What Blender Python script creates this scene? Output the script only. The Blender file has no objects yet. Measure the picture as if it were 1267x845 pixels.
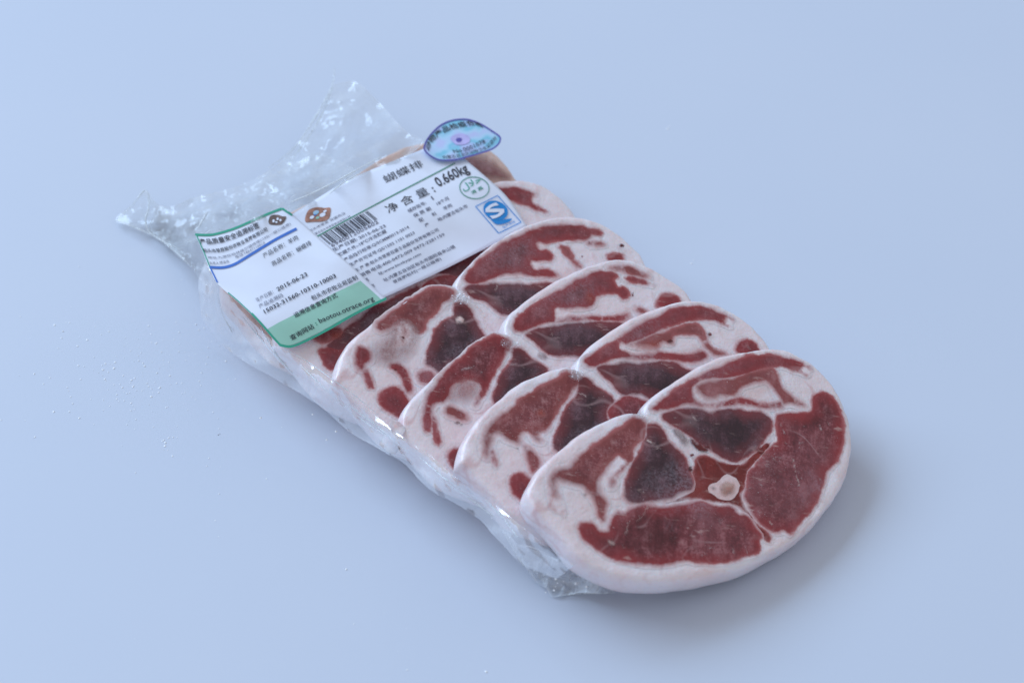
import bpy, bmesh, math, random
import numpy as np
from mathutils import Vector, noise
from mathutils.geometry import delaunay_2d_cdt

random.seed(7); rng = np.random.default_rng(7)
SC = bpy.context.scene
COL = SC.collection

# ------------------------------------------------------------------ camera
ELEV = math.radians(45.0); DIST = 0.725; LENS = 70.0; W0, H0 = 1267.0, 845.0
TGT = np.array([0.0, 0.0, 0.015])
CAM = TGT + DIST*np.array([0, -math.cos(ELEV), math.sin(ELEV)])
cam_d = bpy.data.cameras.new('camera'); cam = bpy.data.objects.new('camera', cam_d); COL.objects.link(cam)
cam.location = CAM; cam.rotation_euler = (math.pi/2-ELEV, 0, 0)
cam_d.lens = LENS; cam_d.sensor_width = 36.0; cam_d.clip_start = 0.01; cam_d.clip_end = 50
cam_d.dof.use_dof = True; cam_d.dof.focus_distance = 0.700; cam_d.dof.aperture_fstop = 10.0
SC.camera = cam
# ------------------------------------------------------------------ light
world = bpy.data.worlds.new('World'); SC.world = world; world.use_nodes = True
bg = world.node_tree.nodes['Background']; bg.inputs[0].default_value = (0.88, 0.92, 1.0, 1); bg.inputs[1].default_value = 0.52
def area(name, loc, tgt, size, power, col):
    l = bpy.data.lights.new(name, 'AREA'); l.shape = 'RECTANGLE'; l.size, l.size_y = size; l.energy = power; l.color = col
    o = bpy.data.objects.new(name, l); COL.objects.link(o); o.location = loc
    o.rotation_euler = (Vector(tgt)-Vector(loc)).to_track_quat('-Z', 'Y').to_euler()
    return o
area('window_light', (-3.05, 2.05, 2.85), (0, 0, 0), (4.0, 3.0), 214, (0.54, 0.74, 1.0))
SC.view_settings.view_transform = 'Standard'; SC.view_settings.look = 'None'
SC.view_settings.exposure = 0.07; SC.view_settings.gamma = 1.0
SC.render.engine = 'CYCLES'
SC.cycles.use_denoising = True
SC.cycles.max_bounces = 10; SC.cycles.transparent_max_bounces = 16
SC.cycles.caustics_reflective = False; SC.cycles.caustics_refractive = False
SC.cycles.sample_clamp_indirect = 4

# ------------------------------------------------------------------ photo measurements -> points on real planes
FPX = LENS/36.0*W0
AX = np.array([1.0, 0, 0]); AU = np.array([0, math.sin(ELEV), math.cos(ELEV)]); AF = np.array([0, math.cos(ELEV), -math.sin(ELEV)])
def ray(p):
    p = np.asarray(p, float).reshape(-1, 2)
    return ((p[:, 0]-W0/2)/FPX)[:, None]*AX + (-(p[:, 1]-H0/2)/FPX)[:, None]*AU + AF
def on_plane(p, n, c):
    r = ray(p); t = (np.asarray(c) - CAM@n)/(r@n)
    return CAM + r*np.asarray(t).reshape(-1, 1)
def on_z(p, z):
    r = ray(p); t = (np.asarray(z, float)-CAM[2])/r[:, 2]
    return CAM + r*t.reshape(-1, 1)
def zoomed(ox, oy, s, pts):
    return [(ox+x/s, oy+y/s) for x, y in pts]

# stack frame: slices lean back against each other, rising towards the rear left
TILT = math.radians(20.5); THICK = 0.0125; GAP = 0.0005
DH = np.array([-0.757, 0.653, 0.0]); DH /= np.linalg.norm(DH)
NRM = -DH*math.sin(TILT) + np.array([0, 0, math.cos(TILT)])
E2 = DH*math.cos(TILT) + np.array([0, 0, math.sin(TILT)])
E1 = np.cross(E2, NRM)

# ------------------------------------------------------------------ helpers
def tag(o, label=None, cat=None, group=None, kind=None):
    for k, v in (('label', label), ('category', cat), ('group', group), ('kind', kind)):
        if v: o[k] = v
    return o
def empty(name, loc):
    o = bpy.data.objects.new(name, None); COL.objects.link(o); o.location = loc; o.empty_display_size = 0.01
    return o
def mesh_obj(name, verts, faces, mat, parent=None, smooth=True, attrs=None):
    me = bpy.data.meshes.new(name)
    V = np.asarray(verts, float)
    if parent is not None:
        off = np.array(parent_world(parent)); V = V-off
    me.from_pydata(V.tolist(), [], [list(map(int, f)) for f in faces])
    if smooth: me.polygons.foreach_set('use_smooth', [True]*len(me.polygons))
    for k, a in (attrs or {}).items():
        at = me.attributes.new(k, 'FLOAT', 'POINT'); at.data.foreach_set('value', np.asarray(a, np.float32))
    me.update()
    o = bpy.data.objects.new(name, me); COL.objects.link(o)
    me.materials.append(mat)
    if parent is not None: o.parent = parent
    return o
def parent_world(o):
    l = np.array(o.location)
    while o.parent is not None:
        o = o.parent; l = l+np.array(o.location)
    return l
def catmull(pts, step, closed=True):
    P = np.asarray(pts, float); n = len(P); out = []
    rngn = n if closed else n-1
    for i in range(rngn):
        if closed: p0, p1, p2, p3 = P[i-1], P[i], P[(i+1) % n], P[(i+2) % n]
        else: p0, p1, p2, p3 = P[max(i-1, 0)], P[i], P[i+1], P[min(i+2, n-1)]
        L = np.linalg.norm(p2-p1); k = max(1, int(round(L/step)))
        # centripetal-ish tangents clipped by segment length
        m1 = (p2-p0)*0.5; m2 = (p3-p1)*0.5
        for m in (m1, m2):
            q = np.linalg.norm(m)
            if q > L*1.0: m *= L*1.0/q
        for j in range(k):
            t = j/k
            out.append((2*t**3-3*t**2+1)*p1 + (t**3-2*t**2+t)*m1 + (-2*t**3+3*t**2)*p2 + (t**3-t**2)*m2)
    if not closed: out.append(P[-1])
    return np.array(out)
def resample(P, n):
    Q = np.vstack([P, P[:1]]); d = np.r_[0, np.cumsum(np.linalg.norm(np.diff(Q, axis=0), axis=1))]
    t = np.linspace(0, d[-1], n, endpoint=False)
    return np.column_stack([np.interp(t, d, Q[:, k]) for k in range(Q.shape[1])])
def inside(poly, pts):
    x, y = pts[:, 0], pts[:, 1]; r = np.zeros(len(pts), bool); n = len(poly)
    for i in range(n):
        x1, y1 = poly[i]; x2, y2 = poly[(i+1) % n]
        c = (y1 > y) != (y2 > y)
        if y2 != y1: r ^= c & (x < (x2-x1)*(y-y1)/(y2-y1)+x1)
    return r
def bdist(poly, pts):
    best = np.full(len(pts), 1e9); n = len(poly)
    for i in range(n):
        a = poly[i]; d = poly[(i+1) % n]-a; L = d@d+1e-20
        t = np.clip(((pts-a)@d)/L, 0, 1); q = pts-a-t[:, None]*d
        best = np.minimum(best, np.einsum('ij,ij->i', q, q))
    return np.sqrt(best)
def fill(poly, step):
    """triangulate a closed 2D outline with inner points; returns points, triangles, distance to the outline"""
    poly = np.asarray(poly)
    lo, hi = poly.min(0), poly.max(0)
    gx, gy = np.meshgrid(np.arange(lo[0], hi[0], step), np.arange(lo[1], hi[1], step))
    g = np.column_stack([gx.ravel(), gy.ravel()]); g += rng.uniform(-.3, .3, g.shape)*step
    g = g[inside(poly, g)]
    if len(g):
        d = bdist(poly, g); g = g[d > step*.45]
    allp = np.vstack([poly, g]) if len(g) else poly
    vs, _, fs, _, _, _ = delaunay_2d_cdt([Vector(p) for p in allp], [], [list(range(len(poly)))], 1, 1e-7)
    V = np.array([tuple(v) for v in vs]); d = bdist(poly, V)
    F = []
    for f in fs:
        a, b, c = V[f[0]], V[f[1]], V[f[2]]
        F.append(f if (b[0]-a[0])*(c[1]-a[1])-(b[1]-a[1])*(c[0]-a[0]) > 0 else f[::-1])
    return V, F, d
def n3(x, y, z): return noise.noise(Vector((x, y, z)))
def noisev(P, s, seed=0.0):
    return np.array([n3(p[0]*s, p[1]*s, seed+(p[2]*s if len(p) > 2 else 0)) for p in P])

# ------------------------------------------------------------------ materials
class NT:
    def __init__(s, name):
        s.m = bpy.data.materials.new(name); s.m.use_nodes = True; s.t = s.m.node_tree; s.t.nodes.clear()
        s.out = s.n('ShaderNodeOutputMaterial')
    def n(s, typ, **kw):
        nd = s.t.nodes.new(typ)
        for k, v in kw.items():
            if hasattr(nd, k): setattr(nd, k, v)
        return nd
    def l(s, a, b): s.t.links.new(a, b)
    def val(s, node, name, v):
        if hasattr(v, 'is_output'): s.l(v, node.inputs[name])
        else: node.inputs[name].default_value = v
    def coord(s): return s.n('ShaderNodeTexCoord').outputs['Object']
    def noise(s, scale, detail=3, rough=.5, vec=None, sc=None, dist=0):
        nd = s.n('ShaderNodeTexNoise'); nd.inputs['Scale'].default_value = scale; nd.inputs['Detail'].default_value = detail
        nd.inputs['Roughness'].default_value = rough; nd.inputs['Distortion'].default_value = dist
        v = vec or s.coord()
        if sc:
            mp = s.n('ShaderNodeMapping'); mp.inputs['Scale'].default_value = sc[0]; mp.inputs['Rotation'].default_value = sc[1]
            s.l(v, mp.inputs['Vector']); v = mp.outputs[0]
        s.l(v, nd.inputs['Vector']); return nd.outputs['Fac']
    def ramp(s, fac, stops):
        r = s.n('ShaderNodeValToRGB'); e = r.color_ramp.elements
        while len(e) < len(stops): e.new(.5)
        for k, (p, c) in enumerate(stops): e[k].position = p; e[k].color = (*c, 1) if len(c) == 3 else c
        s.l(fac, r.inputs[0]); return r.outputs[0]
    def mix(s, fac, a, b, mode='MIX'):
        nd = s.n('ShaderNodeMix'); nd.data_type = 'RGBA'; nd.blend_type = mode
        for i, v in ((0, fac), (6, a), (7, b)):
            if hasattr(v, 'is_output'): s.l(v, nd.inputs[i])
            else: nd.inputs[i].default_value = v if i == 0 else (*v, 1)
        return nd.outputs[2]
    def math(s, op, a, b=0.0, c=0.0):
        nd = s.n('ShaderNodeMath'); nd.operation = op
        for i, v in enumerate((a, b, c)):
            if hasattr(v, 'is_output'): s.l(v, nd.inputs[i])
            else: nd.inputs[i].default_value = v
        return nd.outputs[0]
    def mapr(s, v, a, b, c=0.0, d=1.0):
        nd = s.n('ShaderNodeMapRange'); nd.inputs[1].default_value = a; nd.inputs[2].default_value = b
        nd.inputs[3].default_value = c; nd.inputs[4].default_value = d; s.l(v, nd.inputs[0]); return nd.outputs[0]
    def bump(s, h, strength, dist):
        nd = s.n('ShaderNodeBump'); nd.inputs['Strength'].default_value = strength; nd.inputs['Distance'].default_value = dist
        s.l(h, nd.inputs['Height']); return nd.outputs[0]
    def bsdf(s, **kw):
        b = s.n('ShaderNodeBsdfPrincipled')
        for k, v in kw.items():
            nm = k.replace('_', ' ')
            if isinstance(v, tuple) and len(v) == 3 and nm == 'Base Color': v = (*v, 1)
            s.val(b, nm, v)
        return b
    def done(s, sh): s.l(sh, s.out.inputs[0]); return s.m

FAT1, FAT2 = (.84, .755, .785), (.81, .645, .645)
def fat_bsdf(t, c1, c2, sss=.35):
    f = t.noise(45, 4, .6); g = t.noise(900, 3, .6); h = t.noise(240, 4, .55)
    col = t.mix(t.mapr(f, .38, .66), c1, c2)
    col = t.mix(t.mapr(h, .58, .78, 0, .40), col, (.66, .38, .36))
    vn = t.math('ABSOLUTE', t.math('SUBTRACT', t.noise(40, 2, .5, dist=.3), .5))
    vm = t.math('MULTIPLY', t.mapr(vn, .003, .020, 1, 0), t.mapr(t.noise(36, 2, .5, t.coord(), ((1, 1, 1), (.5, 1.3, .2))), .48, .60))
    col = t.mix(t.mapr(vm, 0, 1, 0, .38), col, (.58, .26, .26))
    stq = t.noise(120, 3, .6, t.coord(), ((.25, .25, 2.2), (0, 0, 0)))
    col = t.mix(t.mapr(stq, .56, .72, 0, .45), col, (.66, .40, .37))
    hh = t.math('ADD', t.math('MULTIPLY', g, .45), t.math('MULTIPLY', h, 1.3))
    b = t.bsdf(Base_Color=col, Roughness=t.mapr(h, .3, .7, .30, .55), Specular_IOR_Level=.45, Normal=t.bump(hh, .55, .0008))
    b.inputs['Subsurface Weight'].default_value = sss; b.inputs['Subsurface Radius'].default_value = (1.0, .55, .42)
    b.inputs['Subsurface Scale'].default_value = .003
    b.inputs['Coat Weight'].default_value = .8; b.inputs['Coat Roughness'].default_value = .28
    return b
def m_fat(name, c1, c2, sss=.35):
    t = NT(name); return t.done(fat_bsdf(t, c1, c2, sss).outputs[0])

def m_muscle(name, dark, mid, light, feather=.00125, frost=.5, fibre_rot=.6, edge=None, over=False):
    """meat: mottled colour, fine fibres, frost flecks; the rim of each muscle fades irregularly into its fat"""
    t = NT(name); oi = t.n('ShaderNodeObjectInfo')
    co = t.coord()
    big = t.noise(70, 4, .6); fine = t.noise(520, 4, .65)
    fib = t.noise(300, 3, .6, co, ((1, .16, 1), (0, 0, fibre_rot)))
    fib2 = t.noise(420, 3, .6, co, ((.2, 1.2, 1), (0, 0, .3)))
    grain = t.noise(1300, 3, .7)
    v = t.math('ADD', t.math('MULTIPLY', big, .34), t.math('ADD', t.math('MULTIPLY', fine, .20), t.math('ADD', t.math('MULTIPLY', fib, .28), t.math('MULTIPLY', grain, .22))))
    col = t.ramp(v, [(.44, dark), (.52, mid), (.61, light)])
    col = t.mix(t.mapr(t.noise(32, 4, .6), .46, .66, 0, .60), col, tuple(.55*a+.45*b for a, b in zip(mid, light)))
    col = t.mix(t.mapr(t.noise(48, 3, .6, t.coord(), ((1, 1, 1), (0, 0, 2.0))), .50, .70, 0, .55), col, tuple(.6*x for x in dark))
    ed = t.n('ShaderNodeAttribute'); ed.attribute_name = 'edge'
    if edge:   # browner or redder margin of the cut muscle
        col = t.mix(t.mapr(t.math('ADD', ed.outputs['Fac'], t.math('MULTIPLY', t.math('SUBTRACT', big, .5), .012)), .0006, .0058, .85, 0), col, edge)
    # white marbling threads
    st = t.mapr(t.math('MULTIPLY', t.mapr(fib2, .60, .70), t.mapr(t.noise(110, 2), .45, .62)), 0, 1, 0, .5)
    col = t.mix(st, col, (.62, .42, .38))
    vn = t.math('ABSOLUTE', t.math('SUBTRACT', t.noise(42, 1, .5, dist=.25), .5))
    vm = t.math('MULTIPLY', t.mapr(vn, .002, .016, 1, 0), t.mapr(t.noise(55, 2, .5, t.coord(), ((1, 1, 1), (1.1, .3, .7))), .46, .58))
    if not over: col = t.mix(t.mapr(vm, 0, 1, 0, .32), col, (.56, .36, .36))
    bloom = t.math('MULTIPLY', t.mapr(t.noise(26, 3, .6, t.coord(), ((1, 1, 1), (.4, .9, .2))), .54, .70), t.mapr(t.noise(1000, 3, .75), .40, .62))
    col = t.mix(t.mapr(bloom, 0, 1, 0, .34*min(1, frost*2)), col, (.62, .52, .60))
    hz = t.math('MULTIPLY', t.mapr(t.noise(38, 4, .65), .48, .68), t.mapr(t.noise(800, 3, .7), .35, .65))
    col = t.mix(t.mapr(hz, 0, 1, 0, .16*min(1, frost*2)), col, (.30, .17, .21))  # film sheen and frost haze mixed into the colour as lavender patches
    fl = t.mapr(t.math('MULTIPLY', t.mapr(t.noise(1500, 2, .7), .66, .74), t.mapr(t.noise(60, 3), .42, .62)), 0, 1, 0, frost)
    col = t.mix(fl, col, (.80, .72, .72))
    hh = t.math('ADD', t.math('MULTIPLY', fine, .7), t.math('ADD', fib, t.math('MULTIPLY', fl, .5)))
    pk = t.math('ADD', ed.outputs['Fac'], t.math('MULTIPLY', t.math('SUBTRACT', grain, .5), .0012))
    if not over: col = t.mix(t.mapr(pk, feather*.35, feather*1.5), (.46, .14, .14), col)
    b = t.bsdf(Base_Color=col, Roughness=t.mapr(fine, .3, .7, .40, .62), Specular_IOR_Level=.36, Normal=t.bump(hh, .45, .0005))
    b.inputs['Coat Weight'].default_value = .22; b.inputs['Coat Roughness'].default_value = .20
    t.l(t.bump(t.math('ADD', t.noise(130, 3, .6), t.math('MULTIPLY', grain, .25)), .5, .0014), b.inputs['Coat Normal'])
    b.inputs['Subsurface Weight'].default_value = .08; b.inputs['Subsurface Radius'].default_value = (1, .25, .2); b.inputs['Subsurface Scale'].default_value = .0015
    tr = t.n('ShaderNodeBsdfTransparent') if over else fat_bsdf(t, FAT1, FAT2)
    e = t.math('ADD', ed.outputs['Fac'], t.math('MULTIPLY', t.math('SUBTRACT', t.noise(1000, 3, .7), .5), .0010))
    e = t.math('ADD', e, t.math('MULTIPLY', t.math('SUBTRACT', t.noise(150, 2, .6), .5), .0022))
    fac = t.mapr(t.math('DIVIDE', e, t.mapr(t.noise(44, 2, .5, t.coord(), ((1, 1, 1), (.2, .6, 1.0))), .40, .66, .75, 2.0)), .00005, feather)
    mx = t.n('ShaderNodeMixShader'); t.l(fac, mx.inputs[0]); t.l(tr.outputs[0], mx.inputs[1]); t.l(b.outputs[0], mx.inputs[2])
    return t.done(mx.outputs[0])

def m_plain(name, col, rough=.5, spec=.4, coat=0.0, var=.06, scale=120):
    t = NT(name)
    c = t.mix(t.mapr(t.noise(scale, 3), .3, .7), tuple(x*(1-var) for x in col), tuple(min(1, x*(1+var)) for x in col))
    b = t.bsdf(Base_Color=c, Roughness=rough, Specular_IOR_Level=spec)
    b.inputs['Coat Weight'].default_value = coat; b.inputs['Coat Roughness'].default_value = .15
    return t.done(b.outputs[0])

def m_film(name, veil, gloss, rough=.10, scale=260, bump=.5, dist=.0012, col=(.86, .91, 1.0)):
    """clear polythene: mostly see-through, mirror glints on its creases, a thin milky haze"""
    t = NT(name)
    w1 = t.noise(scale, 2, .55, dist=.8); w2 = t.noise(scale*3.2, 2, .6, dist=.4)
    vo = t.n('ShaderNodeTexVoronoi'); vo.feature = 'DISTANCE_TO_EDGE'; vo.inputs['Scale'].default_value = scale*.7
    t.l(t.coord(), vo.inputs['Vector'])
    crease = t.mapr(vo.outputs['Distance'], 0, .22)
    h = t.math('ADD', t.math('MULTIPLY', w1, .9), t.math('ADD', t.math('MULTIPLY', w2, .16), t.math('MULTIPLY', crease, .12)))
    nrm = t.bump(h, bump, dist)
    gl = t.n('ShaderNodeBsdfGlossy'); gl.inputs['Roughness'].default_value = rough; gl.inputs['Color'].default_value = (1, 1, 1, 1); t.l(nrm, gl.inputs['Normal'])
    df = t.n('ShaderNodeBsdfDiffuse'); df.inputs['Color'].default_value = (*col, 1)
    tl = t.n('ShaderNodeBsdfTranslucent'); tl.inputs['Color'].default_value = (*col, 1)
    dm = t.n('ShaderNodeMixShader'); dm.inputs[0].default_value = .4; t.l(df.outputs[0], dm.inputs[1]); t.l(tl.outputs[0], dm.inputs[2])
    tr = t.n('ShaderNodeBsdfTransparent')
    at = t.n('ShaderNodeAttribute'); at.attribute_name = 'veil'
    vv = t.math('MULTIPLY', t.mapr(w1, .35, .70, .35, 1.5), t.math('MULTIPLY', at.outputs['Fac'], veil))
    vv = t.math('ADD', vv, t.math('MULTIPLY', t.math('MULTIPLY', t.mapr(vo.outputs['Distance'], 0, .035, 1, 0), at.outputs['Fac']), veil*.35))
    a = t.n('ShaderNodeMixShader'); t.l(vv, a.inputs[0]); t.l(tr.outputs[0], a.inputs[1]); t.l(dm.outputs[0], a.inputs[2])
    fr = t.n('ShaderNodeFresnel'); fr.inputs['IOR'].default_value = 1.4
    gf = t.math('MULTIPLY', t.math('ADD', t.math('MULTIPLY', fr.outputs[0], .35), .03), gloss)
    b = t.n('ShaderNodeMixShader'); t.l(gf, b.inputs[0]); t.l(a.outputs[0], b.inputs[1]); t.l(gl.outputs[0], b.inputs[2])
    return t.done(b.outputs[0])

def m_table():
    t = NT('tabletop_laminate')
    f = t.noise(6, 3); g = t.noise(700, 3, .6)
    c = t.mix(t.mapr(f, .35, .65), (.580, .630, .735), (.595, .642, .742))
    b = t.bsdf(Base_Color=c, Roughness=.45, Specular_IOR_Level=.22, Normal=t.bump(g, .05, .0002))
    return t.done(b.outputs[0])

def m_sheen(name):
    t = NT(name); c = t.ramp(t.noise(85, 2, .5), [(.36, (.50, .56, .84)), (.45, (.44, .66, .86)), (.53, (.20, .55, .72)), (.64, (.46, .54, .84))])
    b = t.bsdf(Base_Color=c, Roughness=.32, Specular_IOR_Level=.5); b.inputs['Coat Weight'].default_value = .4; b.inputs['Coat Roughness'].default_value = .15
    return t.done(b.outputs[0])
M = dict(
    table=m_table(),
    fat=m_fat('fat', FAT1, FAT2),
    fat_dull=m_fat('fat_dull', (.80, .58, .50), (.72, .47, .38)),
    gristle=m_muscle('gristle', (.34, .15, .15), (.56, .38, .37), (.76, .66, .68), feather=.0052, frost=.3, over=True),
    thread=m_muscle('thread', (.36, .20, .20), (.46, .29, .29), (.56, .40, .40), feather=.0011, frost=.2, over=True),
    seam=m_muscle('fat_seam', (.66, .44, .40), (.74, .54, .50), (.82, .66, .62), feather=.0009, frost=.2, over=True),
    dark=m_muscle('muscle_dark', (.036, .011, .016), (.066, .023, .031), (.155, .074, .090), edge=(.22, .036, .042)),
    red=m_muscle('muscle_red', (.095, .014, .018), (.180, .032, .039), (.37, .135, .145), edge=(.31, .032, .036)),
    pink=m_muscle('muscle_pink', (.145, .026, .031), (.25, .058, .062), (.46, .20, .20), feather=.0016, edge=(.27, .055, .050)),
    pale=m_muscle('muscle_pale', (.30, .095, .095), (.42, .19, .185), (.54, .32, .31), feather=.0048, over=True),
    scarlet=m_muscle('muscle_scarlet', (.15, .012, .010), (.20, .016, .013), (.26, .034, .026), frost=.15),
    stain=m_muscle('blood_stain', (.45, .05, .03), (.50, .08, .05), (.52, .12, .08), feather=.004, frost=.1, over=True),
    spot=m_muscle('blood_spot', (.05, .010, .012), (.12, .012, .012), (.22, .02, .02), feather=.0006, frost=.0, over=True),
    bone=m_fat('bone', (.78, .66, .67), (.74, .50, .48), .2),
    marrow=m_muscle('marrow', (.52, .24, .18), (.68, .42, .34), (.80, .62, .55), feather=.0024, frost=.2, over=True),
    vessel=m_muscle('vessel', (.20, .14, .14), (.30, .22, .22), (.42, .34, .34), feather=.0014, frost=.2, over=True),
    film_tail=m_film('film_tail', .17, 1.3, .09, 60, .5, .0030, (.93, .98, 1.0)),
    film_skirt=m_film('film_skirt', .29, 1.2, .12, 70, .4, .0014, (.97, .93, .96)),
    film_corner=m_film('film_corner', .50, 1.6, .08, 90, .6, .0026, (.88, .94, 1.0)),
    film_fold=m_film('film_fold', 1.0, 1.2, .15, 500, .4, .0004, (.92, .97, 1.0)),
    paper=m_plain('label_paper', (.79, .83, .95), .38, .4, .25, .015),
    ink=m_plain('ink_black', (.035, .035, .05), .5),
    ink_grey=m_plain('ink_grey', (.16, .16, .21), .5),
    green=m_plain('ink_green', (.035, .36, .24), .45, .4, .25),
    green_pale=m_plain('ink_pale_green', (.33, .61, .50), .40, .4, .25, .03),
    green_dark=m_plain('ink_dark_green', (.05, .27, .18), .45),
    blue=m_plain('ink_blue', (.05, .17, .58), .45, .4, .2),
    cyan=m_plain('ink_bright_blue', (.012, .26, .68), .45, .4, .2),
    violet=m_plain('ink_violet', (.10, .09, .36), .45),
    lilac=m_sheen('sticker_paper'),
    halo=m_plain('sticker_lilac', (.50, .46, .80), .35, .5, .4, .15, 300),
    rust=m_plain('ink_rust', (.38, .18, .13), .5, .4, .2, .4, 500),
    brown=m_plain('ink_brown', (.15, .10, .09), .5, .4, .2, .5, 600),
    frost=m_plain('frost', (.93, .95, 1.0), .2, .6),
    crumb=m_plain('crumb', (.28, .27, .28), .6),
)

# ------------------------------------------------------------------ tabletop
V = [(-3, -3, 0), (3, -3, 0), (3, 3, 0), (-3, 3, 0)]
V += [(x, y, -.03) for x, y, _ in V]
tag(mesh_obj('tabletop', V, [(0, 1, 2, 3), (7, 6, 5, 4), (0, 4, 5, 1), (1, 5, 6, 2), (2, 6, 7, 3), (3, 7, 4, 0)], M['table'], smooth=False), kind='structure')

# ------------------------------------------------------------------ slice outlines (photograph pixels)
S1_UP = [(652, 612), (657, 597), (668, 580), (685.5, 562.5), (706, 545), (731, 529), (753.6, 517), (770.7, 510.5), (783, 508.5), (793, 513),
         (797, 502), (805, 493), (818, 482.5), (837, 469), (859.5, 455), (884, 443.7), (912.6, 436), (937, 431.5), (956, 430), (975, 433), (998, 443.7),
         (1011, 453), (1027, 471), (1040, 492), (1051, 517.6), (1055, 549)]
S1_LO = [(1052, 575), (1044, 596), (1030, 620), (1010, 645), (990, 662), (972, 675), (946, 690), (920, 702), (895, 709), (869, 714), (831, 719), (801, 719), (775, 715),
         (746, 705), (718, 690), (697, 668), (678, 645), (660, 628)]
def sh(pts, d): return [(x+d[0], y+d[1]) for x, y in pts]
S2_UP = [(569, 572), (572, 552), (581, 533), (594, 516), (617, 493.6), (645, 472.7), (673.7, 459.5), (692.6, 453.8), (704, 453), (713, 460),
         (712, 447), (729, 428), (748, 414), (776, 396), (804.7, 382.7), (833, 374), (857.8, 370.4), (880.5, 374), (905, 384.6), (924, 398), (937, 409), (949, 423), (960, 448), (966, 485)]
S3_UP = [(495, 532), (498, 512), (509, 494.7), (524, 477.7), (547, 455), (571.5, 436), (596, 419), (611, 413.6), (620.7, 414), (626, 421),
         (623, 402), (629.5, 389.6), (648.4, 372.5), (677, 352.6), (705, 337.5), (733.7, 326), (758, 320), (781, 321), (800, 327), (819, 337.5), (838, 350), (851, 361), (862, 380), (872, 410), (875, 440)]
S4_UP = [(414, 470), (416, 456), (425, 435), (436.5, 418), (457, 400.6), (486, 380), (514, 362.7), (533, 355), (550, 354), (559, 359), (566, 367),
         (562, 351), (571, 337.7), (588.4, 318.7), (617, 296), (645, 280), (673.7, 270.4), (702, 267), (726.7, 269.5), (749.4, 278), (768, 290), (783.5, 303.6), (795, 317), (808, 345), (814, 385)]
D = {1: (0, 0), 2: (-88, -55), 3: (-178, -107), 4: (-240, -160), 5: (-317, -209), 6: (-395, -259)}
OUT = {1: S1_UP+S1_LO, 2: S2_UP+sh(S1_LO, D[2]), 3: S3_UP+sh(S1_LO, (-174, -105)), 4: S4_UP+sh(S1_LO[:-6], (-242, -157))+sh(S1_LO[-6:], (-243, -156)),
       5: [(x+D[5][0]+6*(1-(x-652)/403), y+D[5][1]) for x, y in S1_UP+S1_LO[:-6]+sh(S1_LO[-6:], (-4, 5))], 6: [(x+D[6][0]+20*(1-(x-652)/403), y+D[6][1]-6*(1-(x-652)/403)) for x, y in S1_UP+S1_LO[:-6]+sh(S1_LO[-6:], (-4, 5))]}
# the front slice rests its lower front edge on the table
C1 = 0.02
for _ in range(6):
    P = on_plane(OUT[1], NRM, C1) - NRM*THICK
    C1 += (0.0004-P[:, 2].min())*NRM[2]
C = {k: C1-(k-1)*(THICK+GAP) for k in range(1, 7)}

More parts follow.
